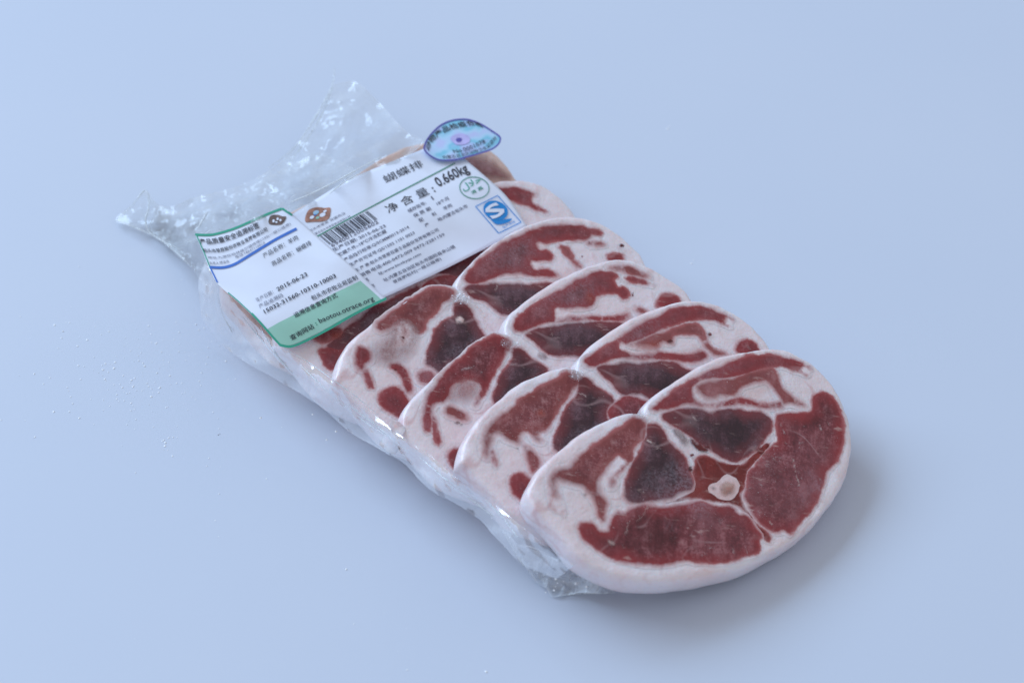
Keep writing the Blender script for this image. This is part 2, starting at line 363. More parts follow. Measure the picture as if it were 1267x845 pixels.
def relief(k, q):
    return 0.00035*noisev(q, 55, k*3.1) + 0.00004*noisev(q, 210, k*1.7)
class Slice:
    def __init__(s, k, label):
        s.k = k
        P = on_plane(OUT[k], NRM, C[k]); s.o = P.mean(0)
        base = s.o - NRM*(s.o@NRM-C[k]+THICK)
        s.root = empty('meat_slice', base); tag(s.root, label, 'meat', 'overlapping frozen meat slices')
        q = s.to2(OUT[k]); pl = resample(catmull(q, .002), 260)
        s.body(pl)
    def to2(s, px):
        P = on_plane(px, NRM, C[s.k])-s.o
        return np.column_stack([P@E1, P@E2])
    def to3(s, q, h):
        return s.o + q[:, :1]*E1 + q[:, 1:2]*E2 + np.asarray(h).reshape(-1, 1)*NRM
    def body(s, pl):
        n = len(pl); area2 = np.sum(pl[:, 0]*np.roll(pl[:, 1], -1)-np.roll(pl[:, 0], -1)*pl[:, 1])
        if area2 < 0: pl = pl[::-1].copy()
        tan = np.roll(pl, -2, 0)-np.roll(pl, 2, 0); tan /= np.linalg.norm(tan, axis=1)[:, None]
        nin = np.column_stack([-tan[:, 1], tan[:, 0]])
        for _ in range(3): nin = (np.roll(nin, 1, 0)+nin+np.roll(nin, -1, 0)); nin /= np.linalg.norm(nin, axis=1)[:, None]
        prof = [(.0020, 0), (.0011, -.00018), (.0005, -.0006), (.0001, -.0013), (-.0003, -.0028), (-.0005, -.0055), (-.0002, -.0085), (.0003, -.0106), (.0012, -.0121), (.0026, -.0125)]
        wob = noisev(np.column_stack([pl, np.full(n, s.k*2.0)]), 70)+.5*noisev(np.column_stack([pl, np.full(n, s.k*4.0)]), 230)
        rings = []
        for i, (d, h) in enumerate(prof):
            r = pl+nin*(d+(.0005*wob if i > 1 else 0)[:, None] if i > 1 else d+np.zeros((n, 1)))
            hh = h + (relief(s.k, r) if i == 0 else .00055*noisev(np.column_stack([r, np.full(n, h*8)]), 190))
            rings.append(s.to3(r, hh))
        inner = pl+nin*prof[0][0]
        FV, FF, _ = fill(inner, .0018)
        verts = [s.to3(FV, relief(s.k, FV))]
        faces = list(FF); base = len(FV)
        for r in rings[1:]: verts.append(r)
        def idx(i, j):
            j %= n
            return j if i == 0 else base+(i-1)*n+j
        for i in range(len(rings)-1):
            for j in range(n):
                faces.append((idx(i, j), idx(i+1, j), idx(i+1, j+1), idx(i, j+1)))
        faces.append([idx(len(rings)-1, j) for j in range(n)][::-1])
        s.fat = mesh_obj('fat', np.vstack(verts), faces, M['fat'], s.root)
    def patch(s, name, px, mat, lift=.00006, dome=.00026, step=.0013, jitter=.00042, parent=None, grow=.00145):
        q = catmull(s.to2(px), .0009)
        if mat in ('vessel', 'stain', 'spot', 'seam', 'marrow') and grow > .001: grow = .0004
        a2 = np.sum(q[:, 0]*np.roll(q[:, 1], -1)-np.roll(q[:, 0], -1)*q[:, 1])
        if a2 < 0: q = q[::-1]
        tan = np.roll(q, -1, 0)-np.roll(q, 1, 0); tan /= np.linalg.norm(tan, axis=1)[:, None]+1e-12
        nn = np.column_stack([tan[:, 1], -tan[:, 0]])
        w = noisev(np.column_stack([q, np.full(len(q), s.k*5.3)]), 520)*jitter + noisev(np.column_stack([q, np.full(len(q), s.k*2.3)]), 200)*jitter*1.2
        q = q+nn*(w+grow)[:, None]
        V, F, d = fill(q, step)
        h = relief(s.k, V)+lift+dome*(1-np.exp(-d/.0025))
        return mesh_obj(name, s.to3(V, h), F, M[mat], parent or s.root, attrs={'edge': d})
    def line(s, name, px, width, mat='seam', lift=.00045):
        """thin white thread or membrane, width in photograph pixels"""
        P = catmull(px, 2.5, closed=False); n = len(P)
        t = np.gradient(P, axis=0); t /= np.linalg.norm(t, axis=1)[:, None]; nr = np.column_stack([-t[:, 1], t[:, 0]])
        w = np.maximum(.25, width*.5-.8)*(0.55+.45*np.sin(np.linspace(.25, math.pi-.25, n)))*(1+.4*noisev(P, .12, s.k))
        return s.patch(name, np.vstack([P+nr*w[:, None], (P-nr*w[:, None])[::-1]]).tolist(), 'thread' if width < 2.3 else mat, lift=lift, dome=.00005, step=.0008, jitter=.00008, grow=.0004)

Z = 5.279
z1 = lambda p: zoomed(640, 500, Z, p)
z2 = lambda p: zoomed(780, 420, Z, p)
z3 = lambda p: zoomed(840, 540, Z, p)
z4 = lambda p: zoomed(680, 590, Z, p)
z5 = lambda p: zoomed(560, 450, Z, p)
z6 = lambda p: zoomed(710, 360, Z, p)
z7 = lambda p: zoomed(490, 400, Z, p)
z8 = lambda p: zoomed(620, 310, Z, p)
za = lambda p: zoomed(410, 340, Z, p)
zb = lambda p: zoomed(560, 260, Z, p)

# ---- front slice
s1 = Slice(1, 'front meat slice lying on top, whole cut face showing with round white bone')
s1.patch('muscle', z1([(760, 85), (825, 95), (842, 150), (835, 215), (800, 240), (760, 270), (750, 320), (755, 360), (700, 410), (640, 480), (632, 540), (600, 552), (588, 520), (610, 470),
    (660, 410), (690, 355), (650, 365), (600, 430), (560, 470), (545, 520), (550, 580), (580, 625), (575, 700), (572, 780), (540, 750), (510, 660), (470, 590), (430, 550), (380, 530), (270, 510),
    (265, 560), (285, 640), (305, 720), (285, 690), (262, 620), (255, 690), (230, 660), (212, 560), (215, 480), (250, 430), (330, 400), (380, 350), (500, 270), (600, 200), (690, 150), (730, 105)]), 'pink')
s1.patch('muscle', z1([(852, 135), (930, 140), (990, 240), (1095, 350), (1115, 440), (1150, 510), (1130, 560), (940, 635), (840, 635), (750, 648), (705, 625), (695, 590), (745, 410), (815, 300), (835, 240), (850, 190)]), 'dark')
s1.patch('muscle', [(862, 569), (872, 564.6), (887, 570), (902, 575), (916, 576), (923, 572), (938.5, 557), (950, 547.6), (954, 549), (946, 561), (931, 576), (924, 583.6), (921.5, 595), (920, 604), (916, 610),
    (917, 619.6), (921.5, 629), (938.5, 650), (953.6, 666), (953, 670), (946, 666), (938.5, 653.6), (919.6, 631), (904, 622), (889, 621), (874, 619.6), (864.6, 615.8), (850, 618), (835, 621.5), (816, 625), (835, 618), (850, 611), (858, 605), (860, 595), (859, 580)],
    'scarlet', dome=.0001)
bone = s1.patch('bone', z3([(190, 350), (200, 320), (250, 300), (290, 260), (330, 252), (375, 275), (392, 320), (385, 370), (350, 405), (290, 412), (230, 390), (195, 365)]), 'bone', lift=.0002, dome=.00015, grow=.0001)
s1.patch('marrow', z3([(264, 345), (285, 308), (330, 295), (366, 325), (362, 370), (320, 392), (275, 382)]), 'marrow', lift=.0004, dome=.0001, parent=bone, grow=.0004)
s1.patch('marrow', z3([(300, 350), (325, 325), (345, 335), (325, 372), (308, 375)]), 'stain', lift=.0007, dome=.0001, parent=bone, grow=.0008)
s1.patch('marrow', z3([(205, 335), (235, 318), (240, 335), (222, 362)]), 'vessel', lift=.0005, dome=.0001, parent=bone, grow=.0004)
s1.patch('muscle', z2([(200, 495), (290, 462), (400, 444), (520, 463), (640, 452), (720, 452), (760, 470), (830, 470), (890, 495), (918, 540), (910, 600), (865, 665), (800, 735), (730, 785), (690, 800), (620, 785), (560, 755), (500, 715), (430, 665), (370, 625), (300, 570), (220, 530)]), 'dark')
s1.patch('muscle', z2([(145, 440), (250, 365), (430, 250), (560, 190), (720, 125), (880, 105), (1020, 120), (1110, 150), (1175, 195), (1120, 190), (1165, 240), (1060, 200), (960, 175), (850, 195), (700, 240), (560, 255), (450, 270), (405, 310), (398, 345), (428, 392), (490, 420),
    (560, 420), (640, 398), (740, 388), (830, 413), (900, 422), (985, 405), (1000, 440), (900, 452), (820, 440), (740, 418), (640, 438), (500, 445), (370, 428), (280, 448), (190, 468), (150, 465)]), 'red')
s1.patch('muscle', z2([(440, 295), (520, 262), (640, 258), (760, 222), (880, 190), (935, 190), (960, 240), (1000, 320), (1060, 370), (1120, 410), (1155, 440), (1060, 430), (1010, 430), (990, 450), (980, 400), (920, 310), (890, 270), (800, 290), (730, 310), (690, 360), (600, 375), (540, 395), (480, 390), (436, 350), (424, 320)]), 'pink')
s1.patch('muscle', [(962, 530), (962, 514.7), (973, 511), (988, 512), (1000.7, 511), (1005, 505), (1005, 496), (1010, 489), (1016, 486.4), (1024.6, 488), (1034, 498), (1041, 517.6), (1042, 541), (1036, 564.5), (1022, 587), (1015, 608), (1003, 631), (989.6, 646), (976, 661),
    (970.7, 656), (961, 659), (953.6, 655), (940, 647), (928, 631), (921, 616), (924, 606), (925, 597), (927, 586), (940, 570), (957.5, 550.5), (963, 545)], 'red')
s1.patch('muscle', z4([(190, 340), (200, 310), (240, 300), (290, 310), (330, 345), (380, 350), (400, 300), (440, 230), (460, 210), (470, 232), (500, 218), (560, 190), (620, 180), (690, 190), (780, 187), (900, 172), (980, 157), (1060, 182), (1130, 192), (1190, 197), (1262, 246)])
    + [(919, 634), (932, 649), (942, 664), (938.5, 670), (940, 679), (933, 684), (916, 689.6), (891, 696), (864.6, 695.3)]
    + z4([(860, 552), (780, 565), (700, 578), (620, 575), (520, 555), (420, 530), (330, 490), (260, 440), (210, 400)]), 'red')
for pts, w in ((z1([(845, 235), (880, 255), (920, 292)]), 3.2), (z2([(385, 440), (398, 490), (432, 545)]), 2.6), (z3([(430, 350), (500, 345), (550, 372), (610, 430), (660, 520)]), 2.0),
               (z3([(742, 140), (752, 210), (766, 270), (782, 330)]), 3.4), (z3([(650, 15), (715, 65), (742, 130)]), 2.2), (z3([(250, 445), (258, 515), (300, 565), (360, 605), (375, 650)]), 1.8),
               (z4([(645, 195), (605, 255), (560, 300)]), 5.0), (z4([(505, 290), (510, 330), (490, 375)]), 4.0), (z4([(785, 190), (800, 240)]), 1.5), (z4([(780, 370), (795, 410)]), 1.5),
               (z4([(1005, 430), (1035, 460), (1075, 468)]), 1.6), (z4([(700, 420), (745, 450), (755, 500)]), 1.4), (z3([(700, 340), (745, 365), (770, 385)]), 1.6), (z3([(600, 130), (660, 190)]), 1.5),
               (z3([(650, 215), (715, 235)]), 1.4), (z3([(530, 170), (600, 215)]), 1.5), (z3([(700, 260), (730, 320)]), 1.3), (z3([(800, 40), (815, 80)]), 1.3), (z4([(380, 420), (420, 440)]), 5.0),
               (z3([(560, 540), (605, 575)]), 3.5), (z2([(520, 650), (565, 740)]), 1.6), (z1([(470, 500), (540, 560)]), 1.4)):
    s1.line('fat_seam', pts, w)
for (x0, x1, y0, y1), ang, n_ in (((936, 1026, 520, 640), .9, 26), ((740, 925, 640, 688), 1.35, 22), ((885, 935, 600, 650), 1.1, 6), ((800, 850, 545, 605), .5, 6), ((845, 930, 515, 560), .4, 7)):
    for _ in range(n_):
        a = ang+random.gauss(0, .45); L = random.uniform(4, 12); c = (random.uniform(x0, x1), random.uniform(y0, y1)); b_ = random.uniform(-1.5, 1.5)
        s1.line('fat_seam', [(c[0]-L/2*math.cos(a), c[1]-L/2*math.sin(a)), (c[0]+b_, c[1]+b_*.5), (c[0]+L/2*math.cos(a), c[1]+L/2*math.sin(a))], random.uniform(.9, 1.6))
s1.patch('vessel', z2([(275, 600), (320, 600), (365, 640), (380, 685), (345, 700), (310, 660)]), 'vessel', lift=.0004)
s1.patch('blood_spot', z2([(375, 640), (430, 678), (500, 722), (540, 760), (480, 735), (400, 690)]), 'spot', lift=.0005)
for c, r in ((z2([(890, 690)])[0], (3, 2.4)), (z2([(850, 725)])[0], (3, 3.6)), (z2([(500, 712)])[0], (5, 2.6)), (z1([(432, 592)])[0], (4, 2.2)), (z1([(390, 555)])[0], (1.8, 1.4)), (z2([(1015, 293)])[0], (2.6, 2.2)),
             (z2([(395, 760)])[0], (2.8, 2.4)), (z1([(1130, 420)])[0], (3, 4.5))):
    s1.patch('blood_spot', [(c[0]+r[0]*math.cos(a), c[1]+r[1]*math.sin(a)) for a in np.linspace(0, 5.5, 8)], 'spot', lift=.0006, jitter=.0004, step=.0006, grow=.0002)

# ---- second slice
s2 = Slice(2, 'second meat slice from the front with a round red muscle at its middle')
s2.patch('muscle', z5([(730, 65), (800, 70), (822, 100), (805, 165), (755, 210), (700, 275), (665, 360), (610, 430), (560, 460), (595, 505), (570, 522), (525, 495), (520, 465), (470, 440), (445, 480), (450, 525), (430, 530), (340, 500), (290, 465), (270, 500), (245, 560), (225, 620), (195, 590), (188, 510), (215, 430), (250, 370), (340, 310), (450, 230), (560, 160), (660, 110)]), 'pink')
s2.patch('muscle', z5([(243, 540), (262, 560), (275, 610), (292, 672), (272, 655), (250, 590)]), 'red')
s2.patch('muscle', z5([(452, 520), (505, 540), (575, 640), (560, 690), (520, 722), (498, 660), (462, 580)]), 'pink')
s2.patch('muscle', [(630.7, 598), (636, 589), (645, 586), (653, 590), (659, 597), (660, 610), (654, 624), (646, 620), (636, 611)], 'red')
s2.patch('muscle', z5([(832, 90), (900, 100), (955, 165), (1010, 195), (1062, 240), (1030, 270), (1005, 310), (1010, 360), (1060, 420), (860, 600), (740, 640), (680, 580), (655, 540), (690, 420), (745, 290), (805, 210), (822, 160)]), 'dark')
s2.patch('muscle', z5([(1015, 320), (1060, 250), (1120, 214), (1190, 210), (1262, 240), (1300, 300), (1280, 380), (1180, 420), (1060, 390)]), 'red')
s2.patch('muscle', z6([(150, 495), (240, 478), (320, 458), (420, 470), (560, 458), (670, 470), (740, 512), (860, 540), (900, 640), (700, 760), (560, 740), (450, 690), (380, 680), (330, 680), (290, 660), (245, 600), (185, 550)]), 'dark')
s2.patch('muscle', z6([(60, 460), (140, 410), (240, 350), (340, 280), (450, 210), (600, 140), (740, 105), (880, 110), (970, 150), (1040, 185), (985, 190), (1025, 235), (930, 200), (820, 185), (700, 205), (560, 260), (430, 320), (350, 345), (290, 350), (330, 395), (420, 412), (560, 408), (680, 418), (800, 405), (860, 405), (864, 440), (800, 465), (680, 452), (560, 445), (420, 455), (300, 438), (200, 468), (100, 500)]), 'red')
lobe = s2.patch('muscle', z6([(350, 350), (480, 295), (620, 258), (790, 212), (830, 240), (870, 320), (930, 380), (1000, 410), (960, 430), (900, 415), (850, 360), (800, 290), (660, 290), (640, 345), (580, 345), (550, 370), (420, 365)]), 'pink')
s2.patch('blood_stain', z6([(400, 370), (450, 335), (530, 320), (600, 330), (570, 370), (540, 410), (440, 405), (360, 385)]), 'stain', lift=.0005)
s2.patch('blood_stain', z5([(540, 330), (580, 300), (605, 330), (590, 370), (550, 365)]), 'stain', lift=.0011)
s2.patch('muscle', z6([(1055, 370), (1095, 322), (1160, 325), (1200, 365), (1200, 410), (1070, 410)]), 'red')
for pts, w in ((z5([(800, 195), (840, 200), (870, 215)]), 3.4), (z6([(270, 445), (295, 490), (325, 530)]), 2.6), (z5([(300, 455), (345, 415), (385, 400)]), 2.0), (z6([(1085, 300), (1120, 340), (1150, 390)]), 1.0), (z5([(520, 470), (600, 425), (640, 400)]), 1.6), (z5([(660, 200), (700, 260), (690, 330)]), 1.4)):
    s2.line('fat_seam', pts, w)
for c, r in ((z6([(888, 290)])[0], (2.2, 2.0)), (z6([(755, 115)])[0], (1.6, 1.3)), (z5([(415, 560)])[0], (1.5, 1.0)), (z6([(625, 335)])[0], (4, 2.4))):
    s2.patch('blood_spot', [(c[0]+r[0]*math.cos(a), c[1]+r[1]*math.sin(a)) for a in np.linspace(0, 5.5, 8)], 'spot', lift=.0006, jitter=.0004, step=.0006, grow=.0002)

# ---- third slice
s3 = Slice(3, 'third meat slice from the front, pale pink patch in its left lobe')
s3.patch('muscle', z7([(610, 95), (700, 90), (740, 115), (745, 160), (705, 220), (655, 290), (630, 340), (610, 400), (570, 470), (530, 540), (500, 545), (520, 500), (560, 440), (545, 390), (480, 370), (420, 380), (370, 400), (340, 480), (310, 520), (270, 530), (240, 560), (230, 600), (225, 690), (205, 710), (185, 660), (178, 600), (190, 510), (240, 420), (320, 320), (420, 230), (510, 150)]), 'red')
s3.patch('muscle', z7([(410, 385), (500, 373), (540, 400), (528, 470), (480, 520), (400, 530), (345, 505), (370, 430)]), 'pale', lift=.0005)
s3.patch('muscle', z7([(320, 540), (400, 540), (460, 590), (472, 630), (430, 637), (340, 600), (310, 570)]), 'pink')
s3.patch('muscle', z7([(233, 590), (252, 600), (265, 690), (288, 792), (266, 780), (245, 690)]), 'red')
s3.patch('muscle', z7([(762, 172), (830, 170), (870, 220), (945, 265), (985, 295), (985, 350), (870, 440), (720, 560), (640, 520), (650, 420), (692, 330), (742, 270), (762, 220)]), 'dark')
s3.patch('muscle', [(555, 566), (560, 557), (567, 553), (574, 562), (573, 580), (562, 580)], 'red')
s3.patch('muscle', z8([(150, 548), (230, 508), (310, 490), (400, 478), (560, 470), (700, 468), (790, 480), (800, 560), (650, 680), (500, 700), (420, 690), (330, 690), (270, 640), (200, 585)]), 'dark')
s3.patch('muscle', z8([(75, 490), (120, 430), (200, 370), (300, 310), (420, 240), (560, 160), (640, 135), (740, 150), (760, 180), (740, 220), (780, 230), (820, 260), (825, 300), (790, 310), (760, 280), (680, 275), (620, 300), (600, 350), (540, 375), (420, 385), (390, 400), (350, 410), (400, 425), (560, 430), (700, 435), (830, 415), (835, 440), (760, 460), (560, 460), (400, 470), (300, 472), (220, 497), (150, 532), (100, 525)]), 'red')
s3.patch('blood_stain', z8([(540, 270), (575, 250), (600, 290), (600, 345), (565, 355), (545, 320)]), 'stain', lift=.0005)
s3.patch('muscle', z8([(690, 105), (800, 98), (900, 130), (975, 180), (900, 172), (800, 142), (720, 122)]), 'pink')
s3.patch('muscle', z8([(800, 172), (880, 178), (995, 227), (930, 217), (820, 192)]), 'red')
s3.patch('muscle', z8([(1008, 345), (1055, 285), (1110, 283), (1160, 325), (1120, 370), (1010, 375)]), 'red')
s3.patch('muscle', z8([(878, 368), (950, 383), (960, 410), (905, 412)]), 'pink')
s3.patch('vessel', z7([(915, 205), (960, 195), (990, 230), (950, 240)]), 'vessel', lift=.0004)
for pts, w in ((z8([(315, 485), (325, 530), (335, 565)]), 3.0), (z7([(735, 275), (790, 270)]), 2.0), (z7([(240, 510), (270, 545), (240, 600)]), 1.8), (z7([(200, 580), (260, 570), (330, 525)]), 1.8), (z7([(670, 180), (680, 140)]), 1.4), (z7([(420, 310), (520, 290), (560, 330)]), 1.4)):
    s3.line('fat_seam', pts, w)
for c, r in ((z7([(395, 655)])[0], (4, 1.3)), (z7([(425, 668)])[0], (1.2, 1.0)), (z8([(860, 290)])[0], (1.4, 3.0)), (z8([(680, 130)])[0], (1.4, 1.2))):
    s3.patch('blood_spot', [(c[0]+r[0]*math.cos(a), c[1]+r[1]*math.sin(a)) for a in np.linspace(0, 5.5, 8)], 'spot', lift=.0006, jitter=.0004, step=.0006, grow=.0002)

# ---- fourth slice
s4 = Slice(4, 'fourth meat slice from the front, touching the white label, greyish gristle in its left lobe')
s4.patch('muscle', za([(640, 92), (740, 85), (798, 110), (790, 150), (740, 190), (690, 240), (620, 300), (600, 370), (560, 390), (500, 320), (420, 330), (350, 375), (300, 370), (290, 330), (400, 240), (520, 160)]), 'pink')
s4.patch('gristle', za([(380, 350), (470, 310), (540, 340), (570, 400), (560, 480), (500, 560), (400, 590), (300, 595), (255, 540), (265, 450), (330, 400)]), 'gristle', lift=.0003, dome=.0006)
s4.patch('muscle', za([(148, 510), (190, 460), (250, 495), (262, 550), (225, 590), (192, 632), (150, 580)]), 'red')
s4.patch('muscle', za([(208, 610), (245, 635), (262, 742), (235, 705)]), 'red')
s4.patch('muscle', za([(370, 600), (440, 575), (490, 635), (525, 750), (490, 775), (470, 690), (420, 630)]), 'red')
s4.patch('muscle', [(471, 488), (476, 482), (485, 479.5), (496, 482), (503, 490), (507, 500), (500, 516), (490, 514), (478, 507), (469.6, 497)], 'red')
s4.patch('muscle', za([(812, 190), (870, 192), (930, 270), (975, 370), (1000, 410), (980, 500), (820, 600), (700, 640), (660, 612), (620, 590), (612, 550), (652, 450), (682, 355), (740, 302), (790, 270)]), 'dark')
s4.patch('muscle', za([(568, 640), (640, 635), (680, 660), (620, 730), (562, 690)]), 'red')
s4.patch('muscle', zb([(72, 522), (102, 492), (200, 485), (270, 468), (330, 475), (500, 482), (660, 486), (600, 620), (450, 720), (370, 700), (300, 670), (200, 600), (120, 572)]), 'dark')
s4.patch('muscle', zb([(75, 450), (120, 390), (220, 300), (330, 220), (450, 160), (600, 100), (750, 95), (880, 110), (965, 150), (900, 165), (890, 190), (800, 195), (720, 200), (640, 200), (560, 235), (610, 255), (655, 305), (640, 320), (570, 320), (520, 370), (600, 380), (690, 425), (560, 435), (400, 420), (280, 440), (180, 478), (100, 480)]), 'red')
s4.patch('muscle', zb([(690, 230), (740, 240), (790, 320), (845, 372), (815, 385), (760, 310), (720, 270)]), 'pink')
s4.patch('muscle', zb([(875, 215), (950, 203), (1000, 232), (900, 237)]), 'pink')
s4.patch('muscle', zb([(1005, 302), (1060, 285), (1115, 302), (1080, 340), (1020, 330)]), 'red')
for pts, w in ((zb([(270, 465), (290, 490), (275, 530)]), 3.6), (zb([(120, 590), (170, 650), (205, 720), (215, 790)]), 3.0), (zb([(200, 590), (250, 640), (290, 665)]), 2.6), (zb([(180, 705), (240, 700), (260, 660)]), 2.0), (za([(870, 370), (930, 392), (980, 412)]), 1.8), (zb([(340, 430), (500, 445), (640, 440)]), 2.0), (za([(380, 270), (450, 230), (520, 200)]), 1.6)):
    s4.line('fat_seam', pts, w)
s4.patch('fat_seam', za([(810, 290), (840, 275), (868, 300), (850, 325), (822, 325)]), 'seam', lift=.0005)
for c, r in ((zb([(1097, 241)])[0], (3.4, 2.4)), (zb([(842, 305)])[0], (1.6, 3.0)), (zb([(885, 225)])[0], (1.6, 2.4)), (za([(455, 425)])[0], (3.0, 1.2)), (za([(410, 632)])[0], (1.8, 1.2))):
    s4.patch('blood_spot', [(c[0]+r[0]*math.cos(a), c[1]+r[1]*math.sin(a)) for a in np.linspace(0, 5.5, 8)], 'spot', lift=.0012, jitter=.0004, step=.0006, grow=.0002)

# ---- fifth slice, mostly under the labels
s5 = Slice(5, 'fifth meat slice, mostly hidden under the white label, rim showing at its right')
zq = lambda p: zoomed(540, 210, 8.447, p)
s5.patch('muscle', zq([(560, 200), (650, 188), (750, 180), (870, 195), (980, 230), (1055, 292), (1000, 310), (1080, 390), (1160, 455), (1050, 430), (900, 360), (760, 310), (640, 280), (540, 250)]), 'red')
s5.patch('muscle', za([(-30, 470), (60, 380), (130, 320), (230, 235), (370, 170), (480, 120), (580, 60), (560, 150), (480, 230), (300, 340), (160, 440), (60, 520), (0, 500)]), 'dark')  # muscle strip along the label, shadow there included in its dark colour
s5.patch('muscle', za([(585, 110), (610, 60), (690, 15), (790, 0), (860, 30), (840, 110), (700, 150)]), 'red')
s5.patch('muscle', za([(640, -20), (760, -70), (900, -140), (1000, -160), (1000, -60), (860, 20), (760, 0)]), 'dark')
s5.patch('muscle', [(396, 434), (404, 430), (416, 427), (428, 432), (426, 445), (415, 456), (404, 454)], 'red')
s5.patch('muscle', [(386, 416), (400, 408), (420, 404), (426, 414), (412, 424), (396, 424)], 'pink')
s5.patch('blood_stain', [(408, 414), (416, 409), (424, 413), (422, 421), (412, 421)], 'stain', lift=.0005)
s5.line('fat_seam', za([(540, 95), (600, 50), (700, 10)]), 2.4)
s6 = Slice(6, 'rearmost meat slice behind the white label, pale pink rim showing')
s6.fat.data.materials[0] = M['fat_dull']
s6.patch('muscle', [(566, 198), (585, 192), (606, 198), (622, 210), (630, 222), (600, 222), (575, 210)], 'pale')

# ------------------------------------------------------------------ labels: paper lying on the wrapped fifth and sixth slices
RIM5 = float(np.median(on_plane([(496, 316), (575, 236)], NRM, C[5])@E2))
U0 = float(on_plane([(300, 350)], NRM, C[5])@E1)
def lab_off(P):
    v = P@E2-(RIM5-.006); u = U0-P@E1
    o = np.where(v < 0, 0, np.where(v < .018, -.30*v*v/(2*.018), -.30*(v-.009)))
    o = o-np.where(u > 0, 9*u*u, 0)
    o = o+.00035*np.sin(P@E1*170+2)*np.sin(P@E2*150)+.00022*np.sin(P@E1*330+P@E2*210)
    return o
def on_label(px, lift):
    px = np.asarray(px, float).reshape(-1, 2); off = np.zeros(len(px))
    for _ in range(10):
        P = on_plane(px, NRM, C[5]+off+.0026+lift); off = lab_off(P)
    return P
def coons(top, right, bottom, left, nu, nv):
    """px outline: top left->right, right top->bottom, bottom left->right, left top->bottom"""
    def sm(c, n):
        Q = catmull(c, 2, closed=False); d = np.r_[0, np.cumsum(np.linalg.norm(np.diff(Q, axis=0), axis=1))]
        t = np.linspace(0, d[-1], n); return np.column_stack([np.interp(t, d, Q[:, 0]), np.interp(t, d, Q[:, 1])])
    T, B, L, R = sm(top, nu), sm(bottom, nu), sm(left, nv), sm(right, nv)
    u = np.linspace(0, 1, nu)[None, :, None]; v = np.linspace(0, 1, nv)[:, None, None]
    S = (1-v)*T[None]+v*B[None]+(1-u)*L[:, None]+u*R[:, None]
    S -= (1-u)*(1-v)*T[0]+u*(1-v)*T[-1]+(1-u)*v*B[0]+u*v*B[-1]
    return S.reshape(-1, 2)
def sheet(name, px, nu, nv, lift, mat, parent, thick=.00016):
    P = on_label(px, lift); n = len(P); Q = P-NRM*thick
    F = [(j*nu+i, (j+1)*nu+i, (j+1)*nu+i+1, j*nu+i+1) for j in range(nv-1) for i in range(nu-1)]
    F2 = F+[tuple(n+x for x in f[::-1]) for f in F]
    edge = [i for i in range(nu)]+[j*nu+nu-1 for j in range(1, nv)]+[(nv-1)*nu+i for i in range(nu-2, -1, -1)]+[j*nu for j in range(nv-2, 0, -1)]
    for a, b in zip(edge, edge[1:]+edge[:1]): F2.append((a, n+a, n+b, b)[::-1])
    return mesh_obj(name, np.vstack([P, Q]), F2, mat, parent)
def flat_px(name, px, lift, mat, parent, step=4.0, smoothc=True):
    q = catmull(px, 2.0) if smoothc else np.array(px, float)
    V, F, d = fill(q, step)
    return mesh_obj(name, on_label(V, lift), [f[::-1] for f in F], mat, parent)
def stripe(name, px, w, lift, mat, parent, closed=False):
    P = catmull(px, 3.0, closed=closed); t = (np.roll(P, -1, 0)-np.roll(P, 1, 0)) if closed else np.gradient(P, axis=0)
    t /= np.linalg.norm(t, axis=1)[:, None]+1e-9; nr = np.column_stack([-t[:, 1], t[:, 0]])
    ww = np.asarray(w, float)*.5*np.ones(len(P)); n = len(P)
    V = np.vstack([P+nr*ww[:, None], P-nr*ww[:, None]]); m = n if closed else n-1
    F = [(i, (i+1) % n, n+(i+1) % n, n+i) for i in range(m)]
    return mesh_obj(name, on_label(V, lift), F, mat, parent)
TEXT_CACHE = {}
def glyphs(s, bold):
    if (s, bold) in TEXT_CACHE: return TEXT_CACHE[(s, bold)]
    cu = bpy.data.curves.new('lettering', 'FONT'); cu.body = s; cu.resolution_u = 2; cu.offset = bold; cu.fill_mode = 'FRONT'
    o = bpy.data.objects.new('lettering', cu); COL.objects.link(o)
    dg = bpy.context.evaluated_depsgraph_get(); dg.update(); ev = o.evaluated_get(dg); me = ev.to_mesh()
    V = np.array([v.co[:] for v in me.vertices]); F = [tuple(p.vertices) for p in me.polygons]
    ev.to_mesh_clear(); bpy.data.objects.remove(o); bpy.data.curves.remove(cu)
    TEXT_CACHE[(s, bold)] = (V, F); return V, F
def lettering(s, base, up, lift, mat, parent, bold=0.0, keep=False):
    """a line of print: base = baseline points in px (2 or more), up = px vector of the letter height"""
    V, F = glyphs(s, bold)
    if not len(V): return
    x = (V[:, 0]-V[:, 0].min())/(np.ptp(V[:, 0])+1e-9)
    lo = 0.0 if keep else V[:, 1].min(); y = (V[:, 1]-lo)/(V[:, 1].max()-lo)
    B = catmull(base, 1.5, closed=False); d = np.r_[0, np.cumsum(np.linalg.norm(np.diff(B, axis=0), axis=1))]; d /= d[-1]
    P = np.column_stack([np.interp(x, d, B[:, 0]), np.interp(x, d, B[:, 1])])+y[:, None]*np.array(up)
    return mesh_obj('lettering', on_label(P, lift), F, M[mat], parent, smooth=False)

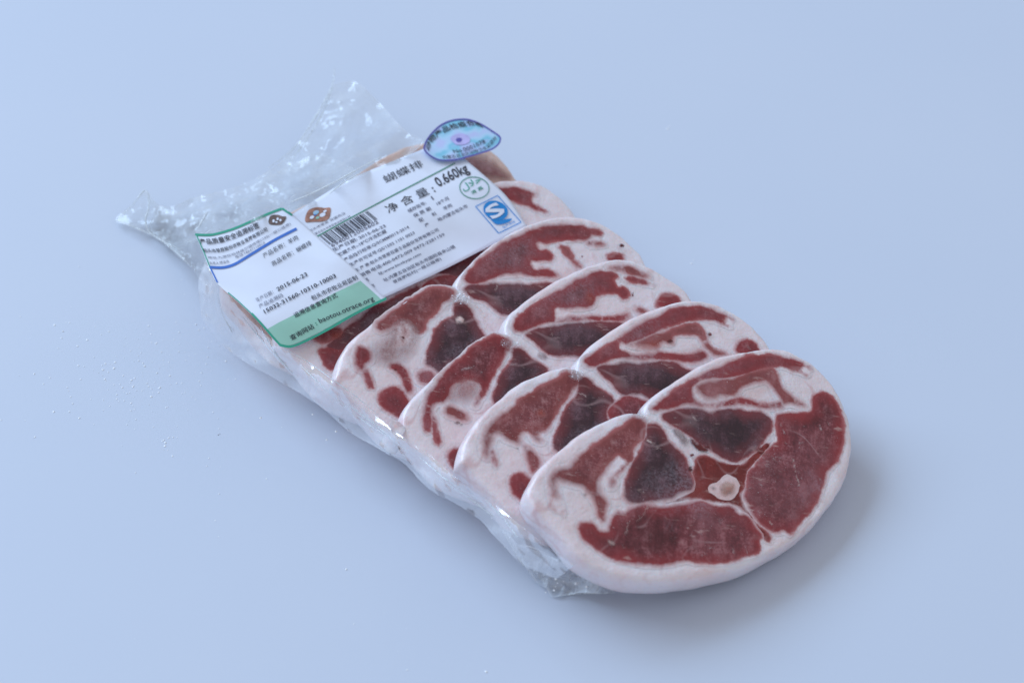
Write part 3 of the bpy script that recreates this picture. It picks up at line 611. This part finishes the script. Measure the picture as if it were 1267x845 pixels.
# -- wide product label
LB = .0000
rootB = empty('product_label', on_label([(500, 280)], 0)[0]); tag(rootB, 'white printed weight label with barcode and green rule, lying over the rear slices', 'label')
pxB = coons([(356, 268), (370, 260), (400, 241), (432, 222), (480, 202), (525, 184), (552, 174)], [(552, 174), (578, 199), (593, 212), (608, 225), (624, 240), (638, 258), (652, 280)],
            [(470, 371), (482, 365), (536, 340), (580, 318), (652, 280)], [(356, 268), (412, 318), (470, 371)], 60, 36)
sheet('paper', pxB, 60, 36, LB, M['paper'], rootB)
T1 = LB+.00022
UPV = np.array([-.58, -.815])
stripe('green_rule', [(386, 296), (436, 268.5), (489.6, 240), (563, 202)], 1.3, T1, M['green_dark'], rootB)
lettering('蝴蝶排', [(478, 227), (525, 206)], UPV*10.5, T1, 'ink', rootB)
lettering('净 含 量', [(481.5, 264.5), (532, 240)], UPV*11.5, T1, 'ink', rootB)
lettering(':', [(537.5, 238), (539.5, 237)], UPV*7, T1, 'ink', rootB, .02)
lettering('0.660kg', [(543, 231.5), (581, 212)], UPV*13, T1, 'ink', rootB, .018, True)
for s, b in (('生产日期: 2015-06-23', ((413, 311.6), (478, 281))), ('贮藏条件:-18℃冷冻贮藏', ((419.7, 317.7), (479, 287.5))), ('产品执行标准:Q/SCMM0013-2014', ((427, 324), (507, 282.5))),
             ('生产许可证号:QS/1502 1101 0023', ((434, 330.3), (514, 289.5))), ('生 产 商:包头市草原百盛食品股份发展有限公司', ((440.7, 337), (543.6, 286))), ('销售电话:400-0472-009 0472-2281159', ((447, 343.3), (551, 291.5))),
             ('网', ((452.5, 350), (457, 347.5))), ('址:www.bicnbyqx.com', ((469.7, 341.5), (522, 316))), ('地', ((460, 357), (464.5, 354.5))), ('址:内蒙古自治区包头市固阳县金山镇', ((476, 349), (564, 306.6))),
             ('昔连脑包村(一级公路旁)', ((488, 351.5), (547, 322))), ('储存批号:', ((506, 263.5), (528, 252.5))), ('1', ((535.5, 247.5), (537, 246.7))), ('保 质 期', ((513, 269.5), (534, 259.5))), ('18个月', ((541.7, 254.5), (556, 247))),
             ('配', ((520, 275.2), (525, 272.8))), ('料', ((536, 268), (541, 265.6))), ('羊肉', ((550, 260.5), (560, 255.5))), ('产', ((527, 281.5), (532, 279))), ('地:内蒙古包头市', ((543, 274.5), (579.6, 256.5)))):
    lettering(s, b, UPV*4.9, T1, 'ink_grey', rootB, .012)
# bar code
bx0, bx1, bup = np.array([408, 302.7]), np.array([467, 271.5]), np.array([-12.4, -10.4])
bits = '1010001101011001001001100010101111011001101010111001010010111001100110110110011101001000010101'
i = 0
while i < len(bits):
    j = i
    while j < len(bits) and bits[j] == bits[i]: j += 1
    if bits[i] == '1':
        a, b = bx0+(bx1-bx0)*i/len(bits), bx0+(bx1-bx0)*j/len(bits)
        mesh_obj('bar', on_label([a, b, b+bup, a+bup], T1), [(0, 1, 2, 3)], M['ink'], rootB, smooth=False)
    i = j
lettering('6940012005602', [(411, 306), (469, 276)], UPV*4.6, T1, 'ink_grey', rootB, .01)
# meat company emblem: rust oval ring with mottled centre
def ell(c, rx, ry, rot=0, n=22):
    a = np.linspace(0, 2*math.pi, n, endpoint=False); x, y = rx*np.cos(a), ry*np.sin(a)
    return np.column_stack([c[0]+x*math.cos(rot)-y*math.sin(rot), c[1]+x*math.sin(rot)+y*math.cos(rot)]).tolist()
em = [(378, 268), (382, 260), (392, 256.5), (402, 257.5), (408.5, 257), (409, 262), (407, 270), (399, 274), (388, 274.5), (378.5, 275), (377.5, 272)]
flat_px('emblem', em, T1, M['rust'], rootB)
for c, r, m in (((391, 263), (4, 2.6), 'lilac'), ((399, 266), (4, 2.4), 'paper'), ((386, 269), (3, 2), 'paper'), ((393, 269.5), (2.6, 1.6), 'green_pale'), ((390, 265.5), (2, 1.4), 'blue'), ((402, 261.5), (2.4, 1.4), 'paper')):
    flat_px('emblem_mark', ell(c, r[0], r[1], -.4, 10), T1+.00015, M[m], rootB)
lettering('包头市草原 百盛肉业', [(383, 287.5), (428, 264.5)], UPV*3.2, T1, 'ink_grey', rootB)
lettering('内蒙古包头市草原食品有限公司', [(387.5, 292.3), (434, 268.6)], UPV*2.8, T1, 'ink_grey', rootB)
# green circled halal mark
stripe('halal_ring', ell((587, 232.6), 18.3, 13.4, .12, 28), 1.0, T1, M['green_dark'], rootB, closed=True)
lettering('\ufedd\ufefc\ufea3', [(575, 238), (597.5, 226)], UPV*10.5, T1, 'green', rootB, .006)
lettering('清 真', [(584.5, 241), (598.5, 233.5)], UPV*4.6, T1, 'green_dark', rootB, .01)
# blue permit mark
for a, b in (((588.5, 255.6), (615.8, 242)), ((615.8, 242), (644.8, 275)), ((644.8, 275), (617, 288.7)), ((617, 288.7), (588.5, 255.6))):
    stripe('permit_frame', [a, b], .9, T1, M['cyan'], rootB)
flat_px('permit_mark', ell((613.4, 260.5), 15.6, 11.6, .35, 26), T1+.0001, M['cyan'], rootB)
flat_px('permit_mark_tail', [(607, 270), (616, 273), (624, 271.5), (633.5, 270.8), (629, 275), (621, 277.5), (613, 277)], T1+.0001, M['cyan'], rootB)
lettering('S', [(610.5, 272.5), (627.5, 262.5)], np.array([-13.5, -13.5]), T1+.0003, 'paper', rootB, .03)
lettering('生产许可', [(623, 283), (638, 275.5)], UPV*3.4, T1, 'cyan', rootB)

# -- traceability label with green border
LA = .0007
rootA = empty('traceability_label', on_label([(340, 350)], 0)[0]); tag(rootA, 'white label with green border, blue line and pale green foot panel at the rear left', 'label')
A_top = [(241, 289), (252, 289.6), (263.7, 289), (287, 282.5), (311, 272.5), (330, 264), (348.3, 257)]
A_left = [(241, 289), (250, 309), (258.5, 330), (268, 349.5), (281, 362), (294, 373), (310, 388), (323, 402), (336, 417), (346, 428)]
A_bot = [(346, 428), (359.6, 430), (377, 423.5), (406, 408.5), (436.5, 391), (460, 379), (478, 370.5)]
A_right = [(348.3, 257), (361, 265), (400, 299), (440, 334), (478, 370.5)]
sheet('paper', coons(A_top, A_right, A_bot, A_left, 44, 56), 44, 56, LA, M['paper'], rootA)
TA = LA+.00022
def inset(c, d): return [(x+d[0], y+d[1]) for x, y in c]
stripe('green_border', inset(A_top, (.4, 1.2)), 2.8, TA, M['green'], rootA)
stripe('green_border', [(349, 258), (355, 262), (361.5, 266.3)], 2.4, TA, M['green'], rootA)
stripe('green_border', inset(A_left[:3], (1, 0)), 1.4, TA, M['green'], rootA)
stripe('blue_border', inset(A_left[2:4], (1, 0)), 1.8, TA, M['blue'], rootA)
stripe('green_border', inset(A_left[4:7], (1.2, 0)), 1.3, TA, M['green'], rootA)
stripe('green_border', inset(A_left[6:], (1.3, -.3)), 2.6, TA, M['green'], rootA)
stripe('green_border', inset(A_bot, (0, -1.2)), 3.2, TA, M['green'], rootA)
stripe('blue_line', [(259.5, 330.5), (275.5, 331), (290, 327), (311, 314.5), (340.6, 296.5), (367, 283)], 3.2, TA, M['blue'], rootA)
flat_px('green_panel', [(331, 407), (345, 399), (360, 391.5), (386, 378), (413, 363), (446, 347.5), (458, 358), (468, 367), (472, 371), (460, 376.5), (436.5, 388), (406, 405), (377, 420), (360, 427), (349, 427.5), (341, 419)], TA-.00008, M['green_pale'], rootA, smoothc=False)
TA2 = TA+.00014
UA = np.array([-.40, -.917]); UL = np.array([-.50, -.866])
lettering('产品质量安全追溯标签', [(248.5, 302), (264, 302), (281, 298.5), (302, 290.5), (322, 281.5)], UA*7.6, TA2, 'ink', rootA, .012)
lettering('包头市草原股份农牧业发展有限公司', [(252.5, 312.5), (272, 312.5), (293, 306), (313, 296), (331.5, 286)], UA*5.6, TA2, 'ink', rootA, .01)
lettering('地址:九原区哈林格尔镇西壕口村(一级公路旁)', [(258, 320.4), (276, 320), (297, 313.5), (320, 301), (360, 278.5)], UA*3.9, TA2, 'ink_grey', rootA)
lettering('电话:18647110010', [(292, 320), (310, 311.5), (328, 301.5)], UA*3.7, TA2, 'ink_grey', rootA)
lettering('负责人:贾宝良', [(260, 327.3), (272, 327), (284, 324.6)], UA*3.7, TA2, 'ink_grey', rootA)
flat_px('emblem', [(332.5, 272), (335, 267), (343, 265.8), (350, 268), (354, 268), (353, 272), (348, 277.5), (339, 278.3), (333, 277)], TA, M['brown'], rootA)
for c, r in (((338.5, 273.5), (1.6, 2)), ((343.5, 271), (1.5, 1.8)), ((347, 272.5), (1.4, 1.6)), ((342, 275), (1.6, 1.1))):
    flat_px('emblem_mark', ell(c, r[0], r[1], 0, 9), TA2, M['paper'], rootA)
lettering('产品名称：羊肉', [(327, 319.5), (369.5, 296)], UL*6.2, TA2, 'ink', rootA)
lettering('商品名称：蝴蝶排', [(338, 329.5), (386, 302.5)], UL*6.2, TA2, 'ink', rootA)
lettering('生产日期：', [(318, 373.5), (339, 363)], UL*5, TA2, 'ink_grey', rootA)
lettering('2015-06-23', [(344, 360.5), (381, 341)], UL*5.2, TA2, 'ink', rootA, .012)
lettering('产品追溯码', [(321.7, 381.5), (351, 367)], UL*5.4, TA2, 'ink_grey', rootA)
lettering('15032-31560-10310-10003', [(328, 388), (371, 365.5), (416.5, 343)], UL*5.2, TA2, 'ink', rootA, .014)
lettering('包头市农牧业局监制', [(387, 372), (443.5, 345.5)], UL*6.4, TA2, 'ink', rootA, .006)
lettering('追溯信息查询方式', [(365.5, 393.3), (418.5, 367.5)], UL*6.6, TA2, 'ink', rootA, .008)
lettering('查询网站', [(361, 421.5), (389.5, 406)], UL*7, TA2, 'ink', rootA, .008)
lettering(':', [(391.5, 402.5), (393, 401.7)], UL*3.6, TA2, 'green_dark', rootA, .01)
lettering('baotou.otrace.org', [(397, 401.5), (464.5, 373.2)], UL*8.2, TA2, 'ink', rootA, .006)

# -- oval inspection sticker
rootC = empty('inspection_sticker', on_label([(572, 174)], 0)[0]); tag(rootC, 'pale blue oval sticker with violet rim stuck over the top corner of the weight label', 'sticker')
zc = lambda p: zoomed(510, 140, 8.447, p)
oval = zc([(118, 360), (150, 280), (220, 190), (310, 115), (420, 72), (530, 60), (620, 72), (720, 112), (830, 180), (905, 232), (930, 268), (905, 330), (840, 380), (740, 415), (600, 455), (480, 488), (370, 500), (260, 490), (170, 440), (130, 400)])
flat_px('sticker_face', oval, .0014, M['lilac'], rootC)
LC = .0016
stripe('violet_rim', [(x*.985+.015*571.5, y*.975+.025*174.5) for x, y in oval], 1.9, LC, M['violet'], rootC, closed=True)
flat_px('crest_field', zc([(400, 270), (450, 225), (530, 215), (595, 250), (600, 300), (540, 330), (460, 330)]), LC, M['halo'], rootC)
flat_px('crest', zc([(455, 283), (468, 262), (505, 260), (522, 272), (515, 296), (490, 306), (464, 298)]), LC+.0001, M['violet'], rootC)
lettering('动物产品检疫合格', zc([(180, 410), (215, 310), (300, 235), (400, 180), (520, 150), (640, 130), (755, 160)]), (-5.0, -6.4), LC+.0001, 'ink', rootC, .012)
lettering('No.0001078', zc([(440, 420), (600, 385), (770, 310)]), (-2.6, -4.4), LC+.0001, 'ink', rootC)
lettering('内蒙古自治区动物卫生监督所', zc([(330, 480), (450, 470), (640, 425), (780, 380), (885, 270)]), (-2.4, -4.4), LC+.0001, 'ink', rootC)

# ------------------------------------------------------------------ vacuum bag film
bag = empty('plastic_bag', on_z([(400, 300)], 0)[0]); tag(bag, 'clear crumpled plastic vacuum bag around the slices, loose tail at the rear left', 'plastic bag')
def idw(ctrl, P, pw=2.5):
    ctrl = np.asarray(ctrl, float); out = np.zeros(len(P))
    for i, p in enumerate(P):
        d = np.hypot(ctrl[:, 0]-p[0], ctrl[:, 1]-p[1])+1e-3; w = d**-pw; out[i] = (w*ctrl[:, 2]).sum()/w.sum()
    return out
def ridges(P, s, seed):
    r = np.zeros(len(P)); rs = random.Random(seed)
    for k in range(5):
        a = rs.uniform(0, math.pi); f = s*(1.0+.7*k); ph = rs.uniform(0, 6)
        wob = 1.6*noisev(P, .012*(1+k*.5), seed+k)
        r += (1-np.abs(np.sin((P[:, 0]*math.cos(a)+P[:, 1]*math.sin(a))*f+ph+wob*2)))**2/(1+.6*k)
    return r
def film(name, outline, ctrl, mat, amp, freq, seed, step=3.2, veil=1.0, fade=None, lift=0.0, smooth_out=True):
    q = catmull(outline, 3.0) if smooth_out else np.array(outline)
    V, F, d = fill(q, step)
    z = idw(ctrl, V)+amp*(ridges(V, freq, seed)-.9)*np.clip(d/6, .25, 1)+lift
    z = np.maximum(z, .0006)
    vl = np.full(len(V), veil)+.9*np.exp(-d/2.2)*veil
    if fade is not None: vl = vl*fade(V)
    P = on_z(V, z)
    return mesh_obj(name, P, [f[::-1] for f in F], M[mat], bag, attrs={'veil': vl})
def zk(px, k, lift=0.0): return on_plane([px], NRM, C[k]+lift)[0][2]
# tail: two layers of film reaching from the rear slice to the table
tail_out = [(251, 352), (240, 335), (222, 318), (205, 303), (185, 290), (165, 281), (143, 273), (155, 260), (168, 247), (178, 236), (186, 241), (194, 252), (212, 256), (235, 246), (255, 241), (275, 236),
            (300, 228), (330, 213), (352, 196), (372, 172), (388, 148), (400, 128), (410, 108), (420, 103), (438, 101), (452, 110), (470, 128), (488, 148), (505, 165), (524, 176),
            (500, 196), (470, 208), (434, 224), (400, 244), (372, 262), (350, 262), (330, 270), (300, 282), (270, 295), (250, 300), (262, 330), (268, 352)]
tail_ctrl = [(143, 273, .002), (178, 236, .012), (185, 290, .002), (205, 303, .003), (240, 335, .010), (251, 352, .016), (192, 262, .004), (232, 252, .006), (275, 237, .006), (300, 228, .008), (352, 196, .010), (388, 148, .014), (410, 108, .020), (438, 101, .018),
             (470, 128, .014), (505, 165, .030), (524, 176, .040), (434, 224, .041), (372, 262, .040), (320, 272, .037), (270, 295, .034), (250, 300, .031), (262, 330, .028), (330, 240, .020), (400, 190, .018), (280, 265, .016), (240, 285, .012), (450, 160, .016), (480, 190, .034)]
film('tail', tail_out, tail_ctrl, 'film_tail', .0022, .060, 3)
film('tail', [(178, 238), (190, 262), (185, 284), (205, 303), (240, 332), (262, 330), (256, 300), (300, 278), (350, 255), (400, 232), (440, 214), (420, 200), (392, 190), (360, 205), (325, 222), (290, 240), (255, 256), (222, 262), (200, 256)],
     [(a, b, max(.001, c*.45)) for a, b, c in tail_ctrl], 'film_tail', .0028, .085, 11, veil=.9)
# side wall: film stretched from the slice rims down to the bag's lower edge
up = [((256, 322), 6), ((275, 352), 6), ((300, 384), 6), ((330, 414), 6), ((350, 431), 5), ((380, 448), 5), ((410, 470), 4), ((440, 493), 4), ((470, 517), 4), ((500, 541), 3), ((530, 560), 3), ((562, 588), 2), ((592, 606), 2), ((622, 630), 2), ((648, 652), 1), ((680, 676), 1), ((712, 697), 1)]
lo = [(249, 346), (254, 390), (269, 416), (288, 433), (312, 449), (339, 464), (375, 485), (405, 505), (437, 533), (469, 551), (500, 569), (533, 601), (563, 618), (594, 638), (622, 668), (648, 694), (690, 712)]
pu = catmull([p for p, _ in up], 3, closed=False); zu_c = np.array([zk(p, k, .0012) for p, k in up])
n = 150
def rs_open(c, n):
    Q = catmull(c, 2, closed=False); d = np.r_[0, np.cumsum(np.linalg.norm(np.diff(Q, axis=0), axis=1))]; t = np.linspace(0, d[-1], n)
    return np.column_stack([np.interp(t, d, Q[:, 0]), np.interp(t, d, Q[:, 1])])
U = rs_open([p for p, _ in up], n); Lw = rs_open(lo, n)
zu = np.interp(np.linspace(0, 1, n), np.linspace(0, 1, len(up)), zu_c); zu = np.convolve(np.pad(zu, 6, 'edge'), np.ones(13)/13, 'valid')
vdrop = np.linalg.norm(Lw-U, axis=1)/2400.0
m = 16; PV = []; ZV = []; VL = []
for j in range(m):
    t = j/(m-1); px = U*(1-t)+Lw*t
    PV.append(px); ZV.append(np.maximum(zu-vdrop*t*1.12, .001)); VL.append(np.full(n, .45+.65*math.sin(math.pi*min(1, t*1.1))**.7+(.8 if j == m-1 else 0)+(.5 if j == 0 else 0)))
PV = np.vstack(PV); ZV = np.concatenate(ZV); VL = np.concatenate(VL)
P3 = on_z(PV, ZV); out_dir = (CAM-P3.mean(0)); out_dir /= np.linalg.norm(out_dir); out_dir = out_dir*.8-E1*.3
tt = np.repeat(np.linspace(0, 1, m), n)
P3 = P3+np.outer(.0009*(ridges(PV, .11, 5)-.8)+(.0012+.0030*np.clip(tt, 0, 1)**.5), out_dir)
VL = VL*(.6+.5*np.clip(ridges(PV, .07, 9)-.2, 0, 2))
mesh_obj('side_wall', P3, [(j*n+i, j*n+i+1, (j+1)*n+i+1, (j+1)*n+i) for j in range(m-1) for i in range(n-1)], M['film_skirt'], bag, attrs={'veil': VL})
# crumpled front corner
film('front_corner', [(618, 648), (630, 660), (640, 672), (655, 678), (672, 684), (690, 692), (712, 704), (735, 716), (752, 727), (762, 733), (745, 734), (720, 733), (700, 736), (683, 738), (676, 728), (664, 720), (655, 708), (645, 694), (634, 676), (624, 662)],
     [(618, 648, .014), (640, 672, .016), (690, 692, .014), (735, 716, .008), (762, 733, .001), (700, 736, .0008), (683, 738, .001), (664, 720, .002), (645, 694, .005), (634, 676, .009)], 'film_corner', .0014, .13, 21, step=2.2, veil=1.1)
# folded edges of the bag
def fold(pts, w, mat='film_fold'):
    P = catmull([(a, b) for a, b, _ in pts], 2.5, closed=False)
    z = np.interp(np.linspace(0, 1, len(P)), np.linspace(0, 1, len(pts)), [c for _, _, c in pts])
    X = on_z(P, z); n = len(X); t = np.gradient(X, axis=0); t /= np.linalg.norm(t, axis=1)[:, None]
    side = np.cross(t, np.array([0, 0, 1.0])); side /= np.linalg.norm(side, axis=1)[:, None]+1e-9
    w = .95*w*(.45+.55*np.sin(np.linspace(.1, math.pi-.1, n)))*(1+.5*noisev(P, .1, 2))
    ring = []
    for a in np.linspace(0, 2*math.pi, 6, endpoint=False):
        ring.append(X+side*(w*math.cos(a))[:, None]+np.array([0, 0, 1.0])*(w*.6*math.sin(a))[:, None])
    V = np.vstack(ring); F = [(a*n+i, a*n+i+1, ((a+1) % 6)*n+i+1, ((a+1) % 6)*n+i) for a in range(6) for i in range(n-1)]
    return mesh_obj('fold', V, F, M[mat], bag, attrs={'veil': np.full(len(V), 1.0)})
fold([(414, 84, .024), (411, 106, .021), (400, 128, .018), (388, 148, .016), (374, 170, .013), (356, 190, .013), (332, 208, .012)], .00035)
fold([(412, 108, .021), (402, 134, .016), (394, 150, .016), (376, 178, .014), (360, 198, .014)], .0003)
fold([(143, 273, .003), (162, 256, .007), (178, 236, .013), (183, 240, .013), (184, 256, .011), (180, 272, .008), (184, 286, .006), (200, 298, .006), (222, 308, .007)], .00040)
fold([(143, 273, .003), (165, 281, .004), (190, 292, .004), (210, 304, .006), (236, 330, .012)], .00035)
fold([(232, 300, .018), (245, 296, .024), (262, 284, .028)], .0004)
fold([(245, 282, .026), (252, 270, .022), (256, 262, .018)], .0006)
fold([(470, 195, .042), (440, 211, .043), (415, 225, .043), (385, 240, .042), (360, 250, .041)], .0005)
fold([(446, 214, .043), (425, 226, .043), (408, 240, .043)], .0004)
fold([(642, 674, .019), (655, 676, .018), (668, 681, .016), (682, 687, .014)], .0004)
fold([(618, 646, .016), (626, 662, .013), (638, 684, .009), (648, 700, .006)], .0003)
fold([(352, 432, zk((352, 432), 5)+.002), (380, 447, zk((380, 447), 5)+.002), (412, 470, zk((412, 470), 4)+.002), (440, 490, zk((440, 490), 4)+.002), (468, 513, zk((468, 513), 4)+.002)], .00022)
fold([(690, 737, .001), (706, 735, .002), (725, 733.5, .0015), (750, 734, .001)], .0003)
# frost grains clinging to the inside of the bag
gv, gf_ = [], []
for cx, cy, sx, sy, n_, zz in ((270, 262, 26, 16, 70, .016), (340, 232, 34, 14, 40, .018), (225, 285, 22, 14, 26, .010), (410, 190, 34, 26, 22, .018), (300, 250, 60, 24, 40, .018), (620, 640, 16, 14, 14, .012), (690, 718, 14, 8, 16, .006), (430, 500, 60, 36, 24, .016)):
    for _ in range(n_):
        if cx < 430: continue
        p = (random.gauss(cx, sx), random.gauss(cy, sy)); r = abs(random.gauss(.00020, .00020))+.00014
        if cx < 430 and not inside(np.array(tail_out, float), np.array([p]))[0]: continue
        c = on_z([p], max(.002, idw(tail_ctrl, [p])[0]+.002 if cx < 430 else zz))[0]; b = len(gv)
        for k in range(4): gv.append((c[0]+r*math.cos(k*1.57), c[1]+r*math.sin(k*1.57), c[2]))
        gv.append((c[0], c[1], c[2]+r)); gv.append((c[0], c[1], c[2]-r))
        for k in range(4): gf_.append((b+k, b+(k+1) % 4, b+4)); gf_.append((b+(k+1) % 4, b+k, b+5))
tag(mesh_obj('frost', gv, gf_, M['frost'], bag, smooth=False), kind='stuff')
for q in ([(300, 392), (318, 414), (340, 440), (352, 452)], [(322, 405), (340, 436), (362, 462)], [(372, 452), (410, 488), (452, 522), (480, 540)], [(430, 500), (470, 530), (505, 560)], [(520, 566), (556, 596), (590, 616)], [(540, 590), (580, 616), (612, 640)], [(268, 362), (276, 390), (288, 412)], [(600, 618), (622, 640), (640, 664)]):
    zz = []
    for p in q:
        i_ = int(np.argmin(np.hypot(PV[:, 0]-p[0], PV[:, 1]-p[1]))); zz.append((p[0], p[1], P3[i_][2]+.0012))
    fold(zz, .00024)
# puckers of film drawn into the notches between the slice halves
for k, (cx, cy), r in ((1, (794, 512), 7), (2, (714, 463), 10), (3, (629, 424), 11), (4, (569, 370), 12)):
    q = [(cx+r*(.6+.5*rng.random())*math.cos(a)*1.2, cy+r*(.6+.5*rng.random())*math.sin(a)*.8) for a in np.linspace(0, 2*math.pi, 9, endpoint=False)]
    zc_ = zk((cx, cy), k, .0018)
    V, F, d = fill(catmull(q, 1.2), 1.3)
    X = on_plane(V, NRM, C[k]+.0012+.0010*ridges(V, .5, k*7+int(cx)))
    mesh_obj('pucker', X, [f[::-1] for f in F], M['film_corner'], bag, attrs={'veil': np.clip(d/4, 0, 1)*.8})

# ------------------------------------------------------------------ frost grains and crumbs on the tabletop
def grains(name, spots, mat, label):
    V, F = [], []
    for (px, py, r) in spots:
        c = on_z([(px, py)], 0)[0]; b = len(V); a0 = random.uniform(0, 6)
        for k in range(5): V.append((c[0]+r*random.uniform(.6, 1.2)*math.cos(a0+k*1.257), c[1]+r*random.uniform(.6, 1.2)*math.sin(a0+k*1.257), .0001))
        V.append((c[0], c[1], r*.9))
        for k in range(5): F.append((b+k, b+(k+1) % 5, b+5))
    return tag(mesh_obj(name, V, F, mat), label, 'frost', kind='stuff')
sp = []
for cx, cy, sx, sy, n_ in ((165, 465, 45, 26, 150), (250, 430, 28, 22, 40), (90, 412, 40, 10, 14), (200, 545, 30, 14, 22), (60, 520, 60, 60, 12), (300, 590, 60, 50, 10), (450, 790, 200, 40, 10), (180, 330, 60, 60, 14)):
    for _ in range(n_): sp.append((random.gauss(cx, sx), random.gauss(cy, sy), abs(random.gauss(.00014, .00012))+.00009))
sp += [(826, 160, .0006), (828, 157, .0004), (855, 326, .0005), (858, 322, .0003), (78, 410, .0005), (130, 450, .0004), (830, 175, .00025), (700, 90, .0003)]
grains('frost_grains', sp, M['frost'], 'tiny white frost grains scattered on the table left of the meat')
tag(grains('dark_crumbs', [(270, 538, .0003), (272, 537, .0002), (700, 205, .0002)], M['crumb'], 'tiny dark crumb on the table left of the meat'), cat='crumb')
